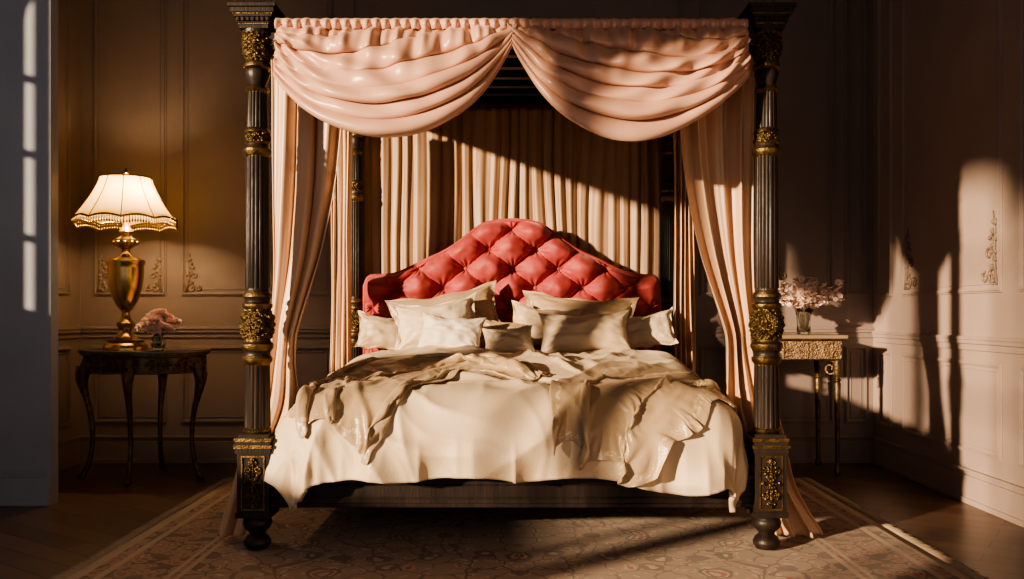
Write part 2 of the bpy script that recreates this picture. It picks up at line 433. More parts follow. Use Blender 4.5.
for (u,s) in ((-2.84,1),(-2.38,-1),(-2.24,1),(1.64,-1),(1.78,1)): corner_orn(lambda a,b,u=u,s=s:(u+s*a*.7,WB-.004,1.15+b*.7))
mb.obj('trim_4',[M_gesso])

# rug ---------------------------------------------------------------------
mb=MB(); ZR=.014
mb.grid(80,60,lambda u,v:((u-.5)*2*RX,(v-.5)*2*RY,ZR-.006+.002*nz(u*7,v*6)))
M_fr=mat('rug_fringe_cotton',(.42,.33,.23),(.34,.27,.19),.9,0,60)
rug=mb.obj('persian_rug',[rug_mat()],solid=.008,loc=(0.03,4.12,0))
mb=MB()
for sx in (-1,1):
    for k in range(280):
        y=-RY+2*RY*k/279; L_=.055+random.random()*.02
        mb.tube([(sx*RX,y,.008),(sx*(RX+L_*.5),y+random.uniform(-.006,.006),.010),(sx*(RX+L_),y+random.uniform(-.012,.012),.004)],[.003,.0035,.002],4)
mb.obj('fringe',[M_fr],parent=rug)

# ------------------------------------------------------------------ bed
bed=empty('four_poster_bed')
FY=3.88; BYR=5.95; PX=1.097; PXB=1.03
W,G,C=0,1,2
FOOT=[(.045,.014,W),(.056,.03,W),(.058,.045,W),(.048,.062,W),(.034,.075,W),(.036,.085,W),(.056,.105,W),(.063,.125,W),(.058,.14,W),(.05,.15,W),(.05,.16,W)]
def post(name,cx,cy,zs=1.0,sr=1.0):
    mb=MB()
    mb.lathe(FOOT,64,cx,cy)
    h=.068*sr
    mb.box(cx-h,cx+h,cy-h,cy+h,.157,.452,W)
    for (a,b,e,m) in ((.157,.18,.006,W),(.43,.452,.006,W),(.452,.466,.012,G),(.466,.480,.004,W),(.48,.495,.010,G),(.495,.51,-.004,W)):
        mb.box(cx-h-e,cx+h+e,cy-h-e,cy+h+e,a,b,m)
    for (x0,x1,z0,z1) in ((-.05,.05,.19,.196),(-.05,.05,.414,.42),(-.05,-.044,.196,.414),(.044,.05,.196,.414)):
        mb.box(cx+x0*sr,cx+x1*sr,cy-h-.005,cy-h+.002,z0,z1,G)
    scrollwork(mb,.038*sr,.10,lambda u,v:(cx+u,cy-h-.004,.305+v),.0065,C)
    side=1 if cx<0 else -1
    scrollwork(mb,.038*sr,.10,lambda u,v:(cx+side*(h+.002),cy+u,.305+v),.0065,C)
    rows=[(.050,.505,W),(.058,.515,G),(.060,.525,G),(.053,.533,G),(.056,.54,W,1),(.052,.80,W,1),(.054,.808,G),(.062,.818,G),(.064,.832,G),(.056,.842,G),(.054,.855,W),(.060,.865,W),(.068,.878,G),(.068,.892,G),(.058,.902,W),(.055,.912,G),
      (.060,.918,C,2),(.067,.95,C,2),(.070,.98,C,2),(.066,1.01,C,2),(.056,1.036,C,2),
      (.056,1.042,G),(.064,1.052,G),(.064,1.064,G),(.054,1.072,G),(.054,1.085,W),(.062,1.095,W),(.060,1.108,G),(.050,1.118,G),(.048,1.13,W),
      (.052,1.135,W,1),(.050,1.40,W,1),(.049,1.695,W,1),(.050,1.70,G),(.060,1.712,G),(.060,1.728,G),(.050,1.738,G),(.048,1.75,W),(.054,1.76,G),(.048,1.772,C,2),(.050,1.795,C,2),(.056,1.80,G),(.052,1.812,G),(.043,1.82,W),
      (.045,1.825,W,1),(.042,1.97,W,1),(.044,1.975,G),(.052,1.985,G),(.044,1.997,G),(.036,2.005,W),(.045,2.03,W),(.052,2.055,W),(.046,2.07,W),(.058,2.08,G),(.056,2.095,G),(.046,2.105,W),
      (.048,2.11,C,2),(.058,2.14,C,2),(.064,2.19,C,2),(.058,2.215,C,2),(.066,2.222,G),(.066,2.235,W)]
    if zs!=1: rows=[(r[0]*sr,r[1] if r[1]<1.2 else 1.2+(r[1]-1.2)*zs)+tuple(r[2:]) for r in rows]
    mb.lathe(rows,96,cx,cy)
    zt=rows[-1][1]
    for (a,b,e,m) in ((0,.017,.062,W),(.017,.022,.066,G),(.022,.045,.072,W),(.045,.055,.080,W),(.055,.060,.084,G),(.060,.082,.092,W),(.082,.096,.100,W)):
        mb.box(cx-e,cx+e,cy-e,cy+e,zt+a,zt+b,m)
    for i in range(7): mb.box(cx-.07+i*.021,cx-.07+i*.021+.012,cy-.080,cy-.07,zt+.027,zt+.042,W)
    mb.obj(name,[M_wood,M_gold,M_carve],parent=bed,angle=40)
post('post_front_left',-PX,FY); post('post_front_right',PX,FY)
ZSB=1.125
post('post_rear_left',-PXB,BYR,ZSB,.9); post('post_rear_right',PXB,BYR,ZSB,.9)

mb=MB()
mb.box(-PX+.06,PX-.06,FY-.035,FY+.035,.205,.315)
mb.box(-PX+.06,PX-.06,FY-.048,FY+.04,.315,.335); mb.box(-PX+.06,PX-.06,FY-.042,FY+.04,.195,.212)
mb.box(-PX+.06,PX-.06,FY-.042,FY-.03,.232,.240); mb.box(-PX+.06,PX-.06,FY-.042,FY-.03,.288,.294)
for s in (-1,1):
    mb.box(s*1.05-.03,s*1.05+.03,FY+.06,BYR-.05,.205,.33)
mb.box(-.97,.97,BYR-.03,BYR+.03,.205,.33)
mb.box(-1.02,1.02,FY+.036,BYR-.03,.25,.335)
mb.obj('bed_frame',[M_wood],parent=bed,smooth=False,bevel=.004)
zr=2.44
mb=MB()
mb.box(-PX+.05,PX-.05,FY-.03,FY+.03,2.17,2.245)
mb.box(-PX+.05,PX-.05,FY-.04,FY+.04,2.245,2.262)
mb.box(-PXB+.05,PXB-.05,BYR-.035,BYR+.035,zr-.05,zr+.06)
mb.box(-PXB+.05,PXB-.05,BYR-.055,BYR-.035,zr+.03,zr+.06)
mb.box(-PXB+.05,PXB-.05,BYR-.05,BYR-.035,zr-.05,zr-.03)
def slanted(x0a,x1a,x0b,x1b,h0,h1,ya=FY,yb=BYR,za=2.16,zz=zr-.05):
    b=len(mb.v)
    mb.v+=[(x0a,ya,za+h0),(x1a,ya,za+h0),(x1b,yb,zz+h0),(x0b,yb,zz+h0),(x0a,ya,za+h1),(x1a,ya,za+h1),(x1b,yb,zz+h1),(x0b,yb,zz+h1)]
    for f in ((3,2,1,0),(4,5,6,7),(0,1,5,4),(1,2,6,5),(2,3,7,6),(3,0,4,7)): mb.face([b+i for i in f])
for s in (-1,1): slanted(s*PX-.03,s*PX+.03,s*PXB-.03,s*PXB+.03,0,.09,FY+.05,BYR-.05,2.165,zr-.045)
slanted(-PX,PX,-PXB,PXB,.09,.102)
for k in range(1,6):
    yy=FY+(BYR-FY)*k/6; zc=2.16+(zr-.05-2.16)*k/6
    mb.box(-1.05,1.05,yy-.025,yy+.025,zc+.03,zc+.092)
mb.obj('canopy_tester',[M_wood],parent=bed,smooth=False,bevel=.003)
mb=MB(); mb.box(-.95,.95,3.93,5.80,.335,.64)
mb.obj('mattress',[M_matt],parent=bed,bevel=.07)
# headboard -----------------------------------------------------------
HB=[(-.955,1.20),(-.93,1.255),(-.85,1.265),(-.76,1.275),(-.66,1.315),(-.55,1.37),(-.45,1.415),(-.36,1.47),(-.27,1.54),(-.19,1.595),(-.10,1.618),(0,1.626)]
def hbtop(x): return smoothl(HB,-abs(x))
HX=.955; HZ0=.45; HYF=5.84
SXT,SZT=.30,.25; HC=1.06
def hbf(u,v):
    x=(u-.5)*2*HX*.999; zt=hbtop(x); z=HZ0+(zt-HZ0)*v
    de=min(HX-abs(x), (zt-z)*.86)
    wa=.05*nz(x*5,z*5,3); wb=.05*nz(x*5,z*5,8)
    a=x/SXT+(z-HC)/SZT+wa; b=x/SXT-(z-HC)/SZT-wb
    sa,sb=abs(math.sin(pi*a)),abs(math.sin(pi*b))
    r=math.hypot(sa,sb)
    f=.62*(sa*sb)**.55+.38*min(1,r)**.8
    ca,cbb=math.floor(a),math.floor(b)
    h=(.115+.02*math.sin(ca*12.9+cbb*78.2))*f
    ra=math.atan2(math.sin(pi*b),math.sin(pi*a))
    h+=.009*math.sin(ra*9+6*nz(x*9,z*9))*sst(1.35,.3,r)*sst(0,.25,r)
    h+=.020*nz(x*7,z*7,1)*f+.008*nz(x*16,z*16,6)*f
    h+=.012*sst(.16,.05,de)
    h*=math.sqrt(max(0,min(1,1-(1-min(1,de/.075))**2)))
    return (x,HYF-h,z)
mb=MB(); mb.grid(330,200,hbf)
for i in range(-9,10):
    for j in range(-9,10):
        x=SXT*(i+j)/2; z=HC+SZT*(i-j)/2
        if abs(x)<HX-.05 and z<hbtop(x)-.07 and z>HZ0+.05:
            mb.ball((x,HYF-.014,z),.017,0,12,8,(1,.6,1))
mb.obj('headboard_tufting',[M_velvet],parent=bed)
mb=MB()
n=80
for k in range(n):
    x0=-HX+2*HX*k/n; x1=-HX+2*HX*(k+1)/n
    b=len(mb.v)
    mb.v+=[(x0,HYF+.002,HZ0),(x1,HYF+.002,HZ0),(x1,HYF+.002,hbtop(x1)),(x0,HYF+.002,hbtop(x0)),(x0,HYF+.06,HZ0),(x1,HYF+.06,HZ0),(x1,HYF+.06,hbtop(x1)),(x0,HYF+.06,hbtop(x0))]
    mb.face([b,b+1,b+2,b+3]); mb.face([b+7,b+6,b+5,b+4]); mb.face([b+3,b+2,b+6,b+7])
mb.box(-HX,-HX+.01,HYF+.002,HYF+.06,HZ0,hbtop(-HX)); mb.box(HX-.01,HX,HYF+.002,HYF+.06,HZ0,hbtop(HX))
pts=[(-HX,HYF-.01,HZ0)]+[(-HX+2*HX*k/100,HYF-.01,hbtop(-HX+2*HX*k/100)) for k in range(101)]+[(HX,HYF-.01,HZ0)]
mb.tube(pts,.012,8)
mb.obj('headboard_back',[M_velvet],parent=bed)

# ------------------------------------------------------------------ duvet
WF=.815; RR=.17; FF=3.90
def topz(x,y):
    z=.695+.085*sst(3.9,5.1,y)
    z+=.026*nz(x*1.6+3,y*1.6)+.014*nz(x*4,y*4,2)
    z-=.03*sst(.5,1.0,abs(x))
    return z
def crease(s,t):
    w=0
    for (cx,cy,fr,sd) in ((-.50,4.10,8,1.0),(.42,4.05,8,5.0),(0,5.2,7,9.0)):
        dx,dy=s-cx,t-cy; r=math.hypot(dx,dy)+1e-6; a=math.atan2(dy,dx)
        n=1-abs(nz(math.cos(a)*fr*.3+sd,math.sin(a)*fr*.3,sd+r*.6))*4.0
        w+=max(0,n)**1.6*sst(.10,.35,r)*sst(1.2,.5,r)*.020
    wx=s+.3*nz(s*1.3,t*1.3,5); wy=t+.3*nz(s*1.3,t*1.3,9)
    r1=1-abs(nz(wx*2.6,wy*2.2,1))*3.0
    w+=.018*max(0,r1)**1.7
    r2=1-abs(nz(wx*6+4,wy*5,3))*3.0
    w+=.006*max(0,r2)**1.7
    w+=.026*nz(s*2.4,t*2.4,12)
    return w
def D(s,t,off0=0.0,rip=1.0,wr=True):
    ex=max(0,abs(s)-WF); ey=max(0,FF-t); sg=1 if s>0 else -1
    x=s if ex==0 else sg*WF; y=t if ey==0 else FF
    z=topz(max(-1,min(1,s)),max(t,FF))
    e=(ex**3+ey**3)**(1/3)
    ux=uy=0; e2=0
    if e>0:
        l=math.hypot(ex,ey); ux,uy=sg*ex/l,-ey/l
        if e<RR*pi/2: off=RR*math.sin(e/RR); dz=RR*(1-math.cos(e/RR))
        else:
            q=e-RR*pi/2; off=RR; dz=RR+q
            pc=min(abs(s),WF)+math.atan2(ex,ey)*.30+max(0,t-FF)
            off+= rip*(q*(.06+.30*nz(pc*3.0,sg*3,7)) - .25*q*q)
            off+= rip*.024*sst(0,.16,q)*math.sin(pc*17+4*nz(pc*2,z*2,sg*2)+sg)
            rg=1-abs(nz(pc*5+3,z*1.6,sg*5))*3.2
            off+= rip*.020*max(0,rg)**1.5*sst(-.02,.12,q)
        x+=ux*off; y+=uy*off; z-=dz
        e2=min(1,e/(RR*pi/2))
    o=off0+(crease(s,t) if wr else 0)
    x+=ux*o*e2; y+=uy*o*e2; z+=o*(1-e2)
    return Vector((x,y,z))
def duv(u,v):
    s=(u-.5)*2*1.245; t=5.42-(5.42-3.44)*v
    if v>.85: t-= sst(.85,1,v)*.08*nz(s*2.3,0,4)
    return D(s,t,.012)
mb=MB(); mb.grid(280,220,duv)
duvet=mb.obj('duvet',[M_duvet])
from mathutils.bvhtree import BVHTree
dm=duvet.data; bv=BVHTree.FromPolygons([v.co.copy() for v in dm.vertices],[tuple(p.vertices) for p in dm.polygons])
def simulate(objs,frames,shrink,selfc=False,quality=6,bend=.6,tens=18,mass=.3):
    for o in objs:
        md=o.modifiers.new('cloth','CLOTH'); s=md.settings
        s.quality=quality; s.mass=mass; s.tension_stiffness=tens; s.compression_stiffness=tens; s.shear_stiffness=tens*.5
        s.bending_stiffness=bend; s.air_damping=2.0; s.shrink_min=shrink
        s.tension_damping=8; s.compression_damping=8
        md.collision_settings.distance_min=.006; md.collision_settings.collision_quality=3
        md.collision_settings.use_self_collision=selfc; md.collision_settings.self_distance_min=.006
        md.point_cache.frame_start=1; md.point_cache.frame_end=frames+5
    for f in range(1,frames+1):
        sc.frame_set(f)
    dg=bpy.context.evaluated_depsgraph_get()
    for o in objs:
        me=bpy.data.meshes.new_from_object(o.evaluated_get(dg),preserve_all_data_layers=True,depsgraph=dg)
        o.modifiers.clear(); o.data=me
    sc.frame_set(1)
def Dn(s,t,e=.03):
    p=D(s,t,.03,1,False); a=D(s+e,t,.03,1,False)-p; b=D(s,t+e,.03,1,False)-p; n=a.cross(b)
    if n.length<1e-9: return p,Vector((0,0,1))
    n.normalize(); 
    hit,_,_,_=bv.ray_cast(p+n*.25,-n,.6)
    if hit is not None: p=hit
    return p,n
def ribbon(name,path,wid,k,amp,seed,nu=120,nv=64):
    P=[Vector((a,b)) for a,b in path]
    def C(a):
        x=a*(len(P)-1); i=min(int(x),len(P)-2); t=x-i
        p0,p1,p2,p3=P[max(i-1,0)],P[i],P[i+1],P[min(i+2,len(P)-1)]
        return .5*((2*p1)+(p2-p0)*t+(2*p0-5*p1+4*p2-p3)*t*t+(3*p1-p0-3*p2+p3)*t**3)
    def f(u,v):
        c=C(u); d=C(min(1,u+.01))-C(max(0,u-.01)); d.normalize(); nn=Vector((-d.y,d.x))
        w=smoothl(wid,u); b=v-.5
        b2=b+.05*nz(u*3,b*2,seed)+.04*nz(u*6,seed)*b
        q=c+nn*(b2*w)+d*(.10*nz(b*4,seed,u)*sst(.7,1,u))
        p,n=Dn(q.x,q.y)
        ph=k*b*2*pi+4.5*nz(u*1.8,b*1.2,seed+3)+seed
        fo=(.5+.5*math.sin(ph))**.9
        am=amp*(1+.8*nz(u*2.5,b*2.5,seed+8))*(.45+.55*sst(0,.15,u))
        h=.024+am*fo
        h+=.010*nz(u*7,b*6,seed+4)+.01
        p2=p+n*h
        sd=nn*(.45*am*math.cos(ph)); p2.x+=sd.x; p2.y+=sd.y
        return p2
    mb=MB(); mb.grid(nu,nv,f)
    return mb.obj(name,[M_throw])
th1=ribbon('throw_blanket',[(.10,4.16),(-.06,4.32),(-.26,4.40),(-.44,4.28),(-.58,4.06),(-.68,3.86),(-.74,3.70)],[(0,.20),(.2,.38),(.5,.62),(.8,.50),(1,.34)],2.8,.085,1.7)
th2=ribbon('throw_blanket',[(.92,4.16),(.78,4.14),(.64,4.06),(.50,3.93),(.40,3.78),(.35,3.58)],[(0,.40),(.3,.54),(.6,.52),(.85,.38),(1,.32)],2.7,.08,5.1)
duvet.modifiers.new('col','COLLISION'); duvet.collision.thickness_outer=.006; duvet.collision.thickness_inner=.05; duvet.collision.cloth_friction=40
t1=time.time()
try:
    simulate([th1,th2],9,-.004,selfc=False,quality=8,bend=5,tens=25)
    print('SIM throws', time.time()-t1)
except Exception as ex: print('SIMFAIL',ex)
duvet.modifiers.clear()
def finish(o,th,off,sub=1):
    for p in o.data.polygons: p.use_smooth=True
    md=o.modifiers.new('solid','SOLIDIFY'); md.thickness=th; md.offset=off
    if sub: md=o.modifiers.new('sub','SUBSURF'); md.levels=1; md.render_levels=1
finish(duvet,.024,-1,0); finish(th1,.006,1); finish(th2,.006,1)

# ------------------------------------------------------------------ pillows
def pillow(w,h,t,loc,tilt,yaw,roll,m,flange=0,seed=0):
    mb=MB(); n=38
    def fn(side):
        def f(a,b):
            u=2*a-1; v=2*b-1
            u=math.sin(u*pi/2); v=math.sin(v*pi/2)
            x=w/2*u*(1-.11*(1-v*v)); z=h/2*v*(1-.13*(1-u*u))
            k=1-flange
            uu=min(1,abs(u)/k); vv=min(1,abs(v)/k)
            th=t/2*((1-uu**2.4)*(1-vv**2.4))**.5
            wv=.016*nz(u*2.2+seed,v*2.2,seed)+.006*nz(u*5,v*5,seed+2)
            wv-=.005*max(0,1-abs(nz(u*2.2+seed,v*3,seed+5))*4)
            cr=math.atan2(abs(v)-1,abs(u)-1); wv+=.007*math.sin(cr*14+seed)*sst(.75,.2,math.hypot(1-abs(u),1-abs(v)))
            wfl=.012*math.sin(9*(u+v)+seed)*(1 if max(uu,vv)>=1 else 0)*max(abs(u),abs(v))**6 if flange else 0
            edge=(1-abs(u)**8)*(1-abs(v)**8)
            sag=.022*(1-u*u)*(1 if v>0 else 0)*v
            return (x+.006*nz(v*3,seed),-side*th-wv*side*edge+wfl-(.003*side*edge), z-sag+.010*nz(u*2.4,seed+4))
        return f
    mb.grid(n,n,fn(1)); mb.grid(n,n,fn(-1),flip=True)
    cx,cy,zb=loc
    zc=zb+h/2*abs(math.cos(tilt))*math.cos(roll)+abs(math.sin(roll))*w*.35
    return mb.obj('pillow',[m],weld=True,loc=(cx,cy,zc),rot=(-tilt,roll,yaw))
ZP=.805
rd=math.radians
pillow(.72,.35,.17,(-.42,5.60,ZP),rd(20),.04,rd(-10),M_pil_a,.08,1)
pillow(.74,.35,.17,(.42,5.60,ZP),rd(20),-.05,rd(4),M_pil_a,.10,2)
pillow(.36,.26,.14,(-.76,5.44,ZP-.02),rd(30),.2,rd(6),M_pil_c,.06,3)
pillow(.38,.26,.14,(.80,5.44,ZP-.02),rd(30),-.2,rd(-10),M_pil_d,.06,4)
pillow(.54,.33,.15,(-.46,5.42,ZP-.01),rd(25),.10,rd(-7),M_pil_d,.12,5)
pillow(.36,.23,.12,(-.03,5.38,ZP-.02),rd(28),0,rd(3),M_pil_a,.07,6)
pillow(.44,.30,.13,(.20,5.44,ZP-.01),rd(25),.0,rd(6),M_pil_c,.06,9)
pillow(.38,.26,.13,(-.35,5.20,ZP-.02),rd(32),-.1,rd(4),M_pil_b,0,7)
pillow(.30,.19,.10,(-.02,5.17,ZP-.02),rd(34),.1,rd(-4),M_pil_c,0,10)
pillow(.54,.28,.16,(.42,5.22,ZP-.02),rd(30),-.05,rd(-2),M_pil_c,0,8)

# ------------------------------------------------------------------ drapes
BOT=[(-.995,2.03),(-.93,1.96),(-.84,1.885),(-.743,1.825),(-.596,1.768),(-.470,1.752),(-.344,1.775),(-.218,1.845),(-.113,1.954),(-.029,2.095),(.02,2.20)]
def swag(sgn,seed):
    def f(u,v):
        x=-.995+1.015*u
        zt=2.255; zbm=smoothl(BOT,x)
        hgt=zt-zbm
        z=zt-hgt*v**.95
        hh=hgt/.5
        ph=7.0*v**1.05+2.6*u*(1-v)-.45*math.sin(pi*u)+.8*nz(u*1.7,v*1.6,seed)
        fr=ph-math.floor(ph)
        fo=math.sin(pi*fr**.65)
        env=sst(0,.15,v)*min(1,hh*1.4)
        am=.056*(1+.8*nz(u*2.2,math.floor(ph)*1.7,seed+2)) 
        y=3.80-.15*math.sin(pi*u)*math.sin(pi*min(1,v*.62))
        y-=am*fo*env
        z-=.038*math.sin(pi*fr)*env
        an=math.atan2((zt-z),(x+1.05)); 
        y-=.012*math.sin(an*26+3*nz(x*3,z*3,seed+9))*sst(.05,.35,v)*sst(1.0,.5,v)
        gp=math.sin(x*2*pi/.055+2.5*nz(x*6,v*1.5,seed))
        y-=.010*gp*(1-sst(.02,.28,v)) 
        y-=.014*math.sin(x*2*pi/.12+4*nz(x*5,v*2,seed+1))*(1-sst(.12,.6,v))
        if v<.1: y+=.055*(1-v/.1)**2
        y-=.014*nz(x*4,z*4,seed)+.003*nz(x*10,z*9,seed)
        return (x*sgn,y,z)
    mb=MB(); mb.grid(260,200,f)
    return mb
cd=empty('canopy_curtain')
swag(1,1.3).obj('swag_a',[M_pink],parent=cd,solid=.004)
swag(-1,6.1).obj('swag_b',[M_pink],parent=cd,solid=.004)
mb=MB()
def ruf(u,v):
    x=-1.0+2.0*u; g=math.sin(x*2*pi/.042+1.5*nz(x*9,2)); 
    return (x,3.825-.010*g*(.4+v)-.012-.014*math.sin(pi*v), 2.272-.045*v+.004*nz(x*20,1)*(1-v))
mb.grid(600,8,ruf); mb.obj('rod_pocket',[M_pink],parent=cd,solid=.003)

def side_curtain(name,L,R,yc,ztop,zbot,nf,amp,seed,m=M_drape,nv=160,par=cd,sharp=1.0,irr=1.6):
    def f(u,v):
        z=ztop+(zbot-ztop)*v
        a=smoothl(L,-z); b=smoothl(R,-z)
        uu=u+.03*nz(u*4,z*1.2,seed)*math.sin(pi*u)
        x=a+(b-a)*uu
        ph=2*pi*nf*uu+irr*nz(u*2.5*(nf/3.6)**.6,z*.9,seed+2)
        am=amp*(.7+.6*nz(u*5*(nf/3.6)**.6,z*.8,seed+5))
        y=yc+am*math.sin(ph)+am*.25*math.sin(2.3*ph+1+1.5*nz(z*1.3,seed))*sharp
        x+=.25*am*math.cos(ph)
        y+=.008*nz(x*5,z*3,seed)
        return (x,y,z)
    mb=MB(); mb.grid(int(nf*26),nv,f); return mb.obj(name,[m],parent=par,solid=.004)
def T(l): return sorted([(-z,x) for z,x in l])
for s,sd in ((-1,2.2),(1,7.7)):
    L=[(2.30,1.10*s),(2.05,1.09*s),(1.5,1.085*s),(1.17,1.085*s),(.95,1.10*s),(.90,1.10*s),(.80,1.12*s),(.5,1.21*s),(.25,1.27*s),(.03,(1.34 if s<0 else 1.40)*s)]
    R=[(2.30,.72*s),(2.05,.745*s),(1.75,.77*s),(1.53,.80*s),(1.3,.85*s),(1.17,.89*s),(1.0,.945*s),(.93,.965*s),(.88,.97*s),(.8,.97*s),(.6,.955*s if s<0 else .975),(.4,1.03*s),(.03,1.12*s)]
    side_curtain('front_drape_%s'%('l' if s<0 else 'r'),T(L),T(R),4.06,2.25,.022,3.6,.038,sd)
    L=[(2.38,1.12*s),(1.6,1.11*s),(.6,1.13*s),(.03,1.15*s)]
    R=[(2.38,.985*s),(1.6,1.0*s),(.6,1.0*s),(.03,1.03*s)]
    side_curtain('rear_drape_%s'%('l' if s<0 else 'r'),T(L),T(R),5.55,2.32,.022,4,.05,sd+3)
L=[(2.44,-.99),(.4,-.99)]; R=[(2.44,.99),(.4,.99)]
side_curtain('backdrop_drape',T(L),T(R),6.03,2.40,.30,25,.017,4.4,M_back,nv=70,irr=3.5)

# ------------------------------------------------------------------ left table
tb=empty('side_table')
TX,TY=-2.27,5.58; TZ=.80
def oval(mb,rx,ry,z0,z1,mi,n=64,ex=0):
    b=len(mb.v)
    for z in (z0,z1):
        for i in range(n):
            a=2*pi*i/n; mb.v.append((TX+rx*math.cos(a),TY+ry*math.sin(a),z))
    mb.face([b+i for i in range(n)][::-1],mi); mb.face([b+n+i for i in range(n)],mi)
    for i in range(n): j=(i+1)%n; mb.face([b+i,b+j,b+n+j,b+n+i],mi)
mb=MB()
oval(mb,.40,.30,TZ-.018,TZ,0); oval(mb,.388,.29,TZ-.03,TZ-.018,1); oval(mb,.37,.272,TZ-.042,TZ-.03,2)
oval(mb,.355,.257,TZ-.135,TZ-.042,2); oval(mb,.362,.264,TZ-.142,TZ-.132,1)
mb.obj('top_and_apron',[M_marble,M_gold,M_bronze],parent=tb,bevel=.003,angle=30)
mb=MB()
for k in range(11):
    a0=-pi/2+(k-5)*.5
    rr=lambda a:(TX+.361*math.cos(a),TY+.263*math.sin(a))
    scrollwork(mb,.07,.036,lambda u,v,a0=a0:(*rr(a0+u/.31),TZ-.087+v),.005,0,5)
mb.obj('apron_scrollwork',[M_gold],parent=tb)
mb=MB()
for a in (-pi/2,-pi+.25,-.25+0,pi/2):
    cx,cy=TX+.33*math.cos(a),TY+.235*math.sin(a); ox,oy=math.cos(a),math.sin(a)*.8
    prof=[(0,.77,.030),(.015,.72,.034),(.035,.66,.036),(.04,.60,.028),(.025,.52,.020),(.0,.42,.016),(-.015,.30,.014),(-.012,.20,.0135),(.005,.11,.014),(.03,.05,.017),(.045,.025,.022),(.055,.018,.016)]
    n=50; pts=[];rad=[]
    P1=[(i,p[0]) for i,p in enumerate(prof)];P2=[(i,p[1]) for i,p in enumerate(prof)];P3=[(i,p[2]) for i,p in enumerate(prof)]
    for k in range(n+1):
        i=k/n*(len(prof)-1); o=smoothl(P1,i); pts.append((cx+ox*o,cy+oy*o,smoothl(P2,i)+.0)); rad.append(smoothl(P3,i))
    mb.tube(pts,rad,12)
    sp=spiral(0,0,.03,1.3,0,1); px,py,pz=cx+ox*.07,cy+oy*.07,.64
    mb.tube([(px-oy*q[0],py+ox*q[0],pz+q[1]) for q in sp],.006,6,1)
    mb.tube([(px,py,.70),(cx+ox*.075,cy+oy*.075,.62),(cx+ox*.05,cy+oy*.05,.53)],[.012,.01,.004],8,1)
    mb.ball((cx+ox*.055,cy+oy*.055,.022),.02,1)
mb.obj('cabriole_legs',[M_bronze,M_gold],parent=tb)

# lamp -------------------------------------------------------------------
lamp=empty('table_lamp'); LX,LY=-2.385,5.56; k6=.00615
prof=[(350,21),(347,21),(345,19),(343,17),(341,18),(339,12),(336,8),(331,5.5),(327,8.5),(324,9),(321,6),(317,4),(313,3.5),(310,6),(307,8),(303,10.5),(297,13),(288,15.5),(278,17),(270,17.3),(266,17),(264,18.5),(261,18.5),(259,14),(257,7),(253,4.2),(250,4),(248,7),(246,10),(243,11.5),(240,11),(238,7),(236,4.5),(232,7),(229,5),(226,3),(215,2.5),(196,1.5)]
rows=[(r*k6,TZ+(350-y)*k6+.001,0,0) for y,r in prof]
mb=MB(); mb.lathe(rows,64,LX,LY)
z0=TZ+(350-243)*k6
for i in range(10):
    a=2*pi*i/10; mb.ball((LX+.068*math.cos(a),LY+.068*math.sin(a),z0),.012,0,8,6)
zs0=TZ+(350-221)*k6; zs1=TZ+(350-178)*k6
mb.lathe([(.008,zs1-.02,0),(.008,zs1+.02,0),(.016,zs1+.03,0),(.008,zs1+.042,0),(.003,zs1+.06,0)],16,LX,LY)
for i in range(4):
    a=i*pi/2+.4; mb.tube([(LX,LY,zs1-.006),(LX+.14*math.cos(a),LY+.14*math.sin(a),zs1-.006)],.003,6)
mb.obj('lamp_body',[M_brass],parent=lamp,angle=50)
NP=10; RB=.305; RT=.150
def srad(t,a):
    r=RT+(RB-RT)*(t**1.35)
    return r*(1-.035*abs(math.sin(a*NP/2))**1.0*t)
def shf(u,v):
    a=2*pi*u; z=zs1+(zs0-zs1)*v + .016*abs(math.sin(a*NP/2))*sst(.85,1,v)
    r=srad(v,a); return (LX+r*math.cos(a),LY+r*math.sin(a),z)
mb=MB(); mb.grid(160,24,shf); mb.obj('lampshade',[M_shade],parent=lamp,weld=True)
mb=MB()
for i in range(NP):
    a=2*pi*i/NP; mb.tube([(LX+(srad(v/12,a)+.002)*math.cos(a),LY+(srad(v/12,a)+.002)*math.sin(a),zs1+(zs0-zs1)*v/12) for v in range(13)],.003,6)
for (v,rr) in ((1,.007),(0,.006)):
    mb.tube([(LX+srad(v,2*pi*q/160)*math.cos(2*pi*q/160),LY+srad(v,2*pi*q/160)*math.sin(2*pi*q/160),shf(q/160,v)[2]) for q in range(161)],rr,6)
for i in range(120):
    a=2*pi*i/120; r=srad(1,a)+.001; zt=shf(i/120,1)[2]; x,y=LX+r*math.cos(a),LY+r*math.sin(a)
    mb.tube([(x,y,zt),(x,y,zt-.03)],.0022,4)
    mb.ball((x,y,zt-.037),.0062,0,6,5,(1,1,1.7))
mb.obj('fringe_trim',[M_brass],parent=lamp)
ld=bpy.data.lights.new('lamp_bulb','POINT'); ld.energy=26; ld.color=(1,.68,.36); ld.shadow_soft_size=.04
lo=bpy.data.objects.new('lamp_bulb',ld); sc.collection.objects.link(lo); lo.parent=lamp
lo.location=(LX+.06,LY-.04,(zs0+zs1)/2+.0)
mb=MB(); mb.ball((0,0,0),.026,0,16,12,(1,1,1.25))
mb.obj('bulb_glass',[mat('bulb_glow',(1,.8,.5),None,.5,emis=(1,.62,.28),estr=12)],parent=lamp,loc=(LX,LY,TZ+(350-196)*k6+.03)) 

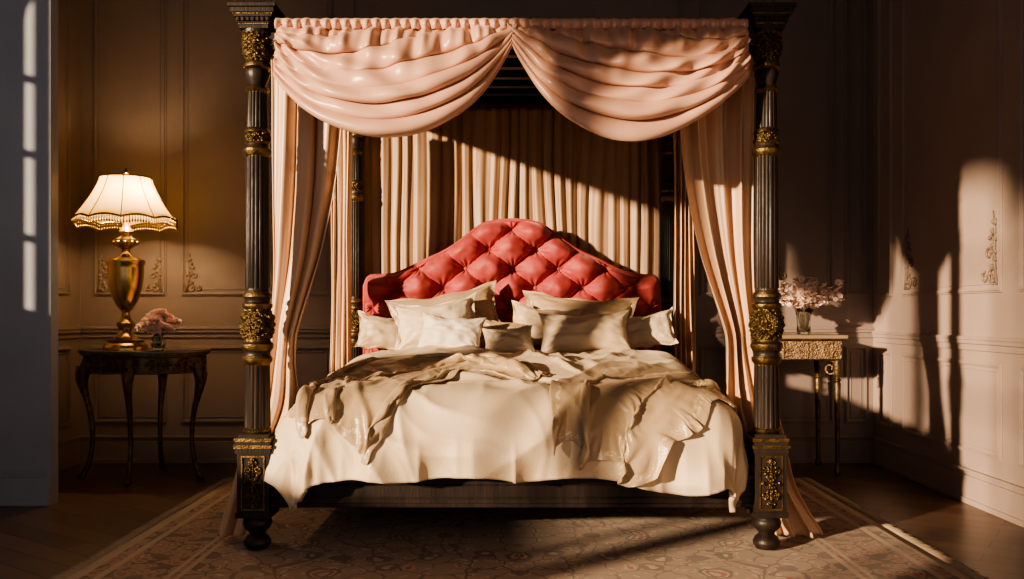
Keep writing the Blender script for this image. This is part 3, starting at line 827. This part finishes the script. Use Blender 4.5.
# flowers ----------------------------------------------------------------
def petal(mb,c,R,size,cup,mi):
    def f(u,v):
        w=math.sin(pi*min(.98,v*.8+.12))**.8*(u-.5)*size*.95
        z=v*size; y=-cup*size*(v**2)*.55 + cup*size*1.0*(u-.5)**2
        return Vector(c)+R@Vector((w,y+.04*size*math.sin(9*u)*v,z))
    mb.grid(5,5,f,mi)
def peony(mb,c,r,mi,seed):
    rnd=random.Random(seed)
    base=Matrix.Rotation(rnd.uniform(-.4,.4),3,'X')@Matrix.Rotation(rnd.uniform(-.4,.4),3,'Y')
    for ring,(n,tilt,sz,cup) in enumerate(((9,1.35,1.05,.5),(8,1.0,1.0,.7),(8,.7,.85,.8),(6,.4,.75,.9),(5,.15,.6,1.0))):
        for k in range(n):
            a=2*pi*k/n+ring*.5+rnd.uniform(-.2,.2)
            R=base@Matrix.Rotation(a,3,'Z')@Matrix.Rotation(tilt+rnd.uniform(-.12,.12),3,'X')
            petal(mb,(c[0],c[1],c[2]-r*.35),R,r*sz,cup,mi)
fv=empty('peony_vase'); VX,VY=-2.13,5.42
mb=MB()
mb.lathe([(.030,TZ+.001,0),(.034,TZ+.006,0),(.040,TZ+.03,0),(.042,TZ+.05,0),(.032,TZ+.075,0),(.028,TZ+.085,0),(.034,TZ+.095,0),(.031,TZ+.095,0),(.026,TZ+.085,0),(.038,TZ+.05,0),(.034,TZ+.02,0),(.01,TZ+.014,0)],32,VX,VY,cap=True)
mb.obj('glass_vase',[M_glass],parent=fv)
mb=MB(); mb2=MB()
for k,(dx,dy,dz,r) in enumerate([(-.06,-.02,.155,.062),(.05,-.035,.15,.060),(-.01,-.045,.195,.064),(.02,.03,.21,.06),(-.05,.04,.195,.058),(.075,.02,.185,.056),(-.012,-.065,.135,.054),(.0,.0,.232,.054)]):
    c=(VX+dx,VY+dy,TZ+dz); peony(mb,c,r,0,k)
    mb2.tube([(VX+dx*.1,VY+dy*.1,TZ+.02),(VX+dx*.35,VY+dy*.35,TZ+.09),(c[0],c[1],c[2]-.02)],.003,5)
mb.obj('peony_blooms',[M_peony],parent=fv); mb2.obj('stems',[M_stem],parent=fv)

# right console table ------------------------------------------------------
ct=empty('console_table')
X0,X1,Ya,Yb,Zt=1.46,2.10,5.62,6.08,.885
mb=MB()
mb.box(X0,X1,Ya,Yb,Zt-.022,Zt,0); mb.box(X0+.012,X1-.012,Ya+.012,Yb,Zt-.034,Zt-.022,1)
mb.box(X0+.03,X1-.03,Ya+.03,Yb-.01,Zt-.15,Zt-.034,2); mb.box(X0+.024,X1-.024,Ya+.024,Yb-.01,Zt-.158,Zt-.148,1)
for x in (X0+.05,X1-.05):
    for y in (Ya+.05,Yb-.05):
        mb.lathe([(.014,.002,3),(.020,.015,3),(.020,.03,1),(.013,.045,3),(.012,.06,3),(.019,.50,3),(.021,.58,3),(.015,.59,1),(.024,.60,1),(.015,.615,1),(.026,.65,3),(.026,Zt-.155,3)],20,x,y)
mb.obj('table_body',[mat('console_top_gilt',(.34,.24,.16),(.28,.2,.13),.35,.2,20),M_gold,M_stoneR,M_bronze],parent=ct,bevel=.002,angle=35)
mb=MB()
for k in range(4):
    cx=X0+.09+.153*k
    scrollwork(mb,.066,.045,lambda u,v,cx=cx:(cx+u,Ya+.028,Zt-.092+v),.005,0,5)
for k in range(3): 
    cy=Ya+.10+.14*k; scrollwork(mb,.06,.045,lambda u,v,cy=cy:(X0+.028,cy+u,Zt-.092+v),.005,0,5)
for s,x in ((1,X0+.075),(-1,X1-.075)):
    sp=spiral(0,0,.05,1.4,pi/2,s); mb.tube([(x+s*.02+q[0],Ya+.05,Zt-.21+q[1]) for q in sp],.006,6)
mb.obj('apron_scrollwork',[M_stoneR],parent=ct)
bvz=empty('blossom_vase'); BX,BY_=1.88,5.80
mb=MB(); z=Zt+.001
mb.lathe([(.040,z,0),(.044,z+.006,0),(.042,z+.06,0),(.046,z+.12,0),(.056,z+.17,0),(.053,z+.17,0),(.043,z+.12,0),(.038,z+.06,0),(.038,z+.02,0),(.005,z+.014,0)],32,BX,BY_)
mb.obj('glass_vase',[M_glass],parent=bvz)
mbt=MB(); mbf=MB(); rnd=random.Random(11)
def blossom(c,r,R):
    for k in range(5):
        petal(mbf,c,R@Matrix.Rotation(2*pi*k/5,3,'Z')@Matrix.Rotation(1.15,3,'X'),r,.4,0)
    mbf.ball(c,r*.22,1,6,4)
for b in range(24):
    a=rnd.uniform(0,2*pi); ln=rnd.uniform(.10,.35); el=rnd.uniform(.03,.21)
    e=Vector((BX+ln*math.cos(a)*.98,BY_+ln*math.sin(a)*.55,z+.17+el))
    s0=Vector((BX+.02*math.cos(a),BY_+.02*math.sin(a),z+.03)); m1=Vector((BX+.045*math.cos(a),BY_+.04*math.sin(a),z+.19))
    pts=[]
    for q in range(13):
        t=q/12; p=(1-t)**2*s0+2*t*(1-t)*(m1+Vector((0,0,.06)))+t*t*e
        pts.append(p+Vector((nz(t*4,b)*.01,nz(t*4,b+9)*.01,0)))
    mbt.tube(pts,[.003*(1-.6*q/12) for q in range(13)],5)
    for q in range(13):
        t=rnd.uniform(.5,1); p=pts[int(t*12)]
        R=Matrix.Rotation(rnd.uniform(0,6.28),3,'Z')@Matrix.Rotation(rnd.uniform(-1.3,1.3),3,'X')
        blossom(p+Vector((rnd.uniform(-.03,.03),rnd.uniform(-.03,.03),rnd.uniform(-.02,.03))),rnd.uniform(.018,.027),R)
mbt.obj('branches',[M_twig],parent=bvz); mbf.obj('blossoms',[M_bloss,M_cord],parent=bvz)

# ------------------------------------------------------------------ lights
sd=bpy.data.lights.new('sun','SUN'); sd.energy=10.5; sd.color=(1,.73,.46); sd.angle=math.radians(1.8)
so=bpy.data.objects.new('sun',sd); sc.collection.objects.link(so); so.location=(-6,0,4)
so.rotation_euler=Vector((.75,.62,-.1875)).to_track_quat('-Z','Y').to_euler()
w=bpy.data.worlds.new('world'); sc.world=w; w.use_nodes=True
w.node_tree.nodes['Background'].inputs[0].default_value=(.72,.66,.64,1)
w.node_tree.nodes['Background'].inputs[1].default_value=.68

# ------------------------------------------------------------------ camera
cam=bpy.data.cameras.new('camera'); co=bpy.data.objects.new('camera',cam); sc.collection.objects.link(co)
cam.sensor_width=36; cam.lens=36*900/1024; cam.shift_y=22.5/1024
co.location=(0,0,1.03); co.rotation_euler=(pi/2,0,0)
sc.camera=co
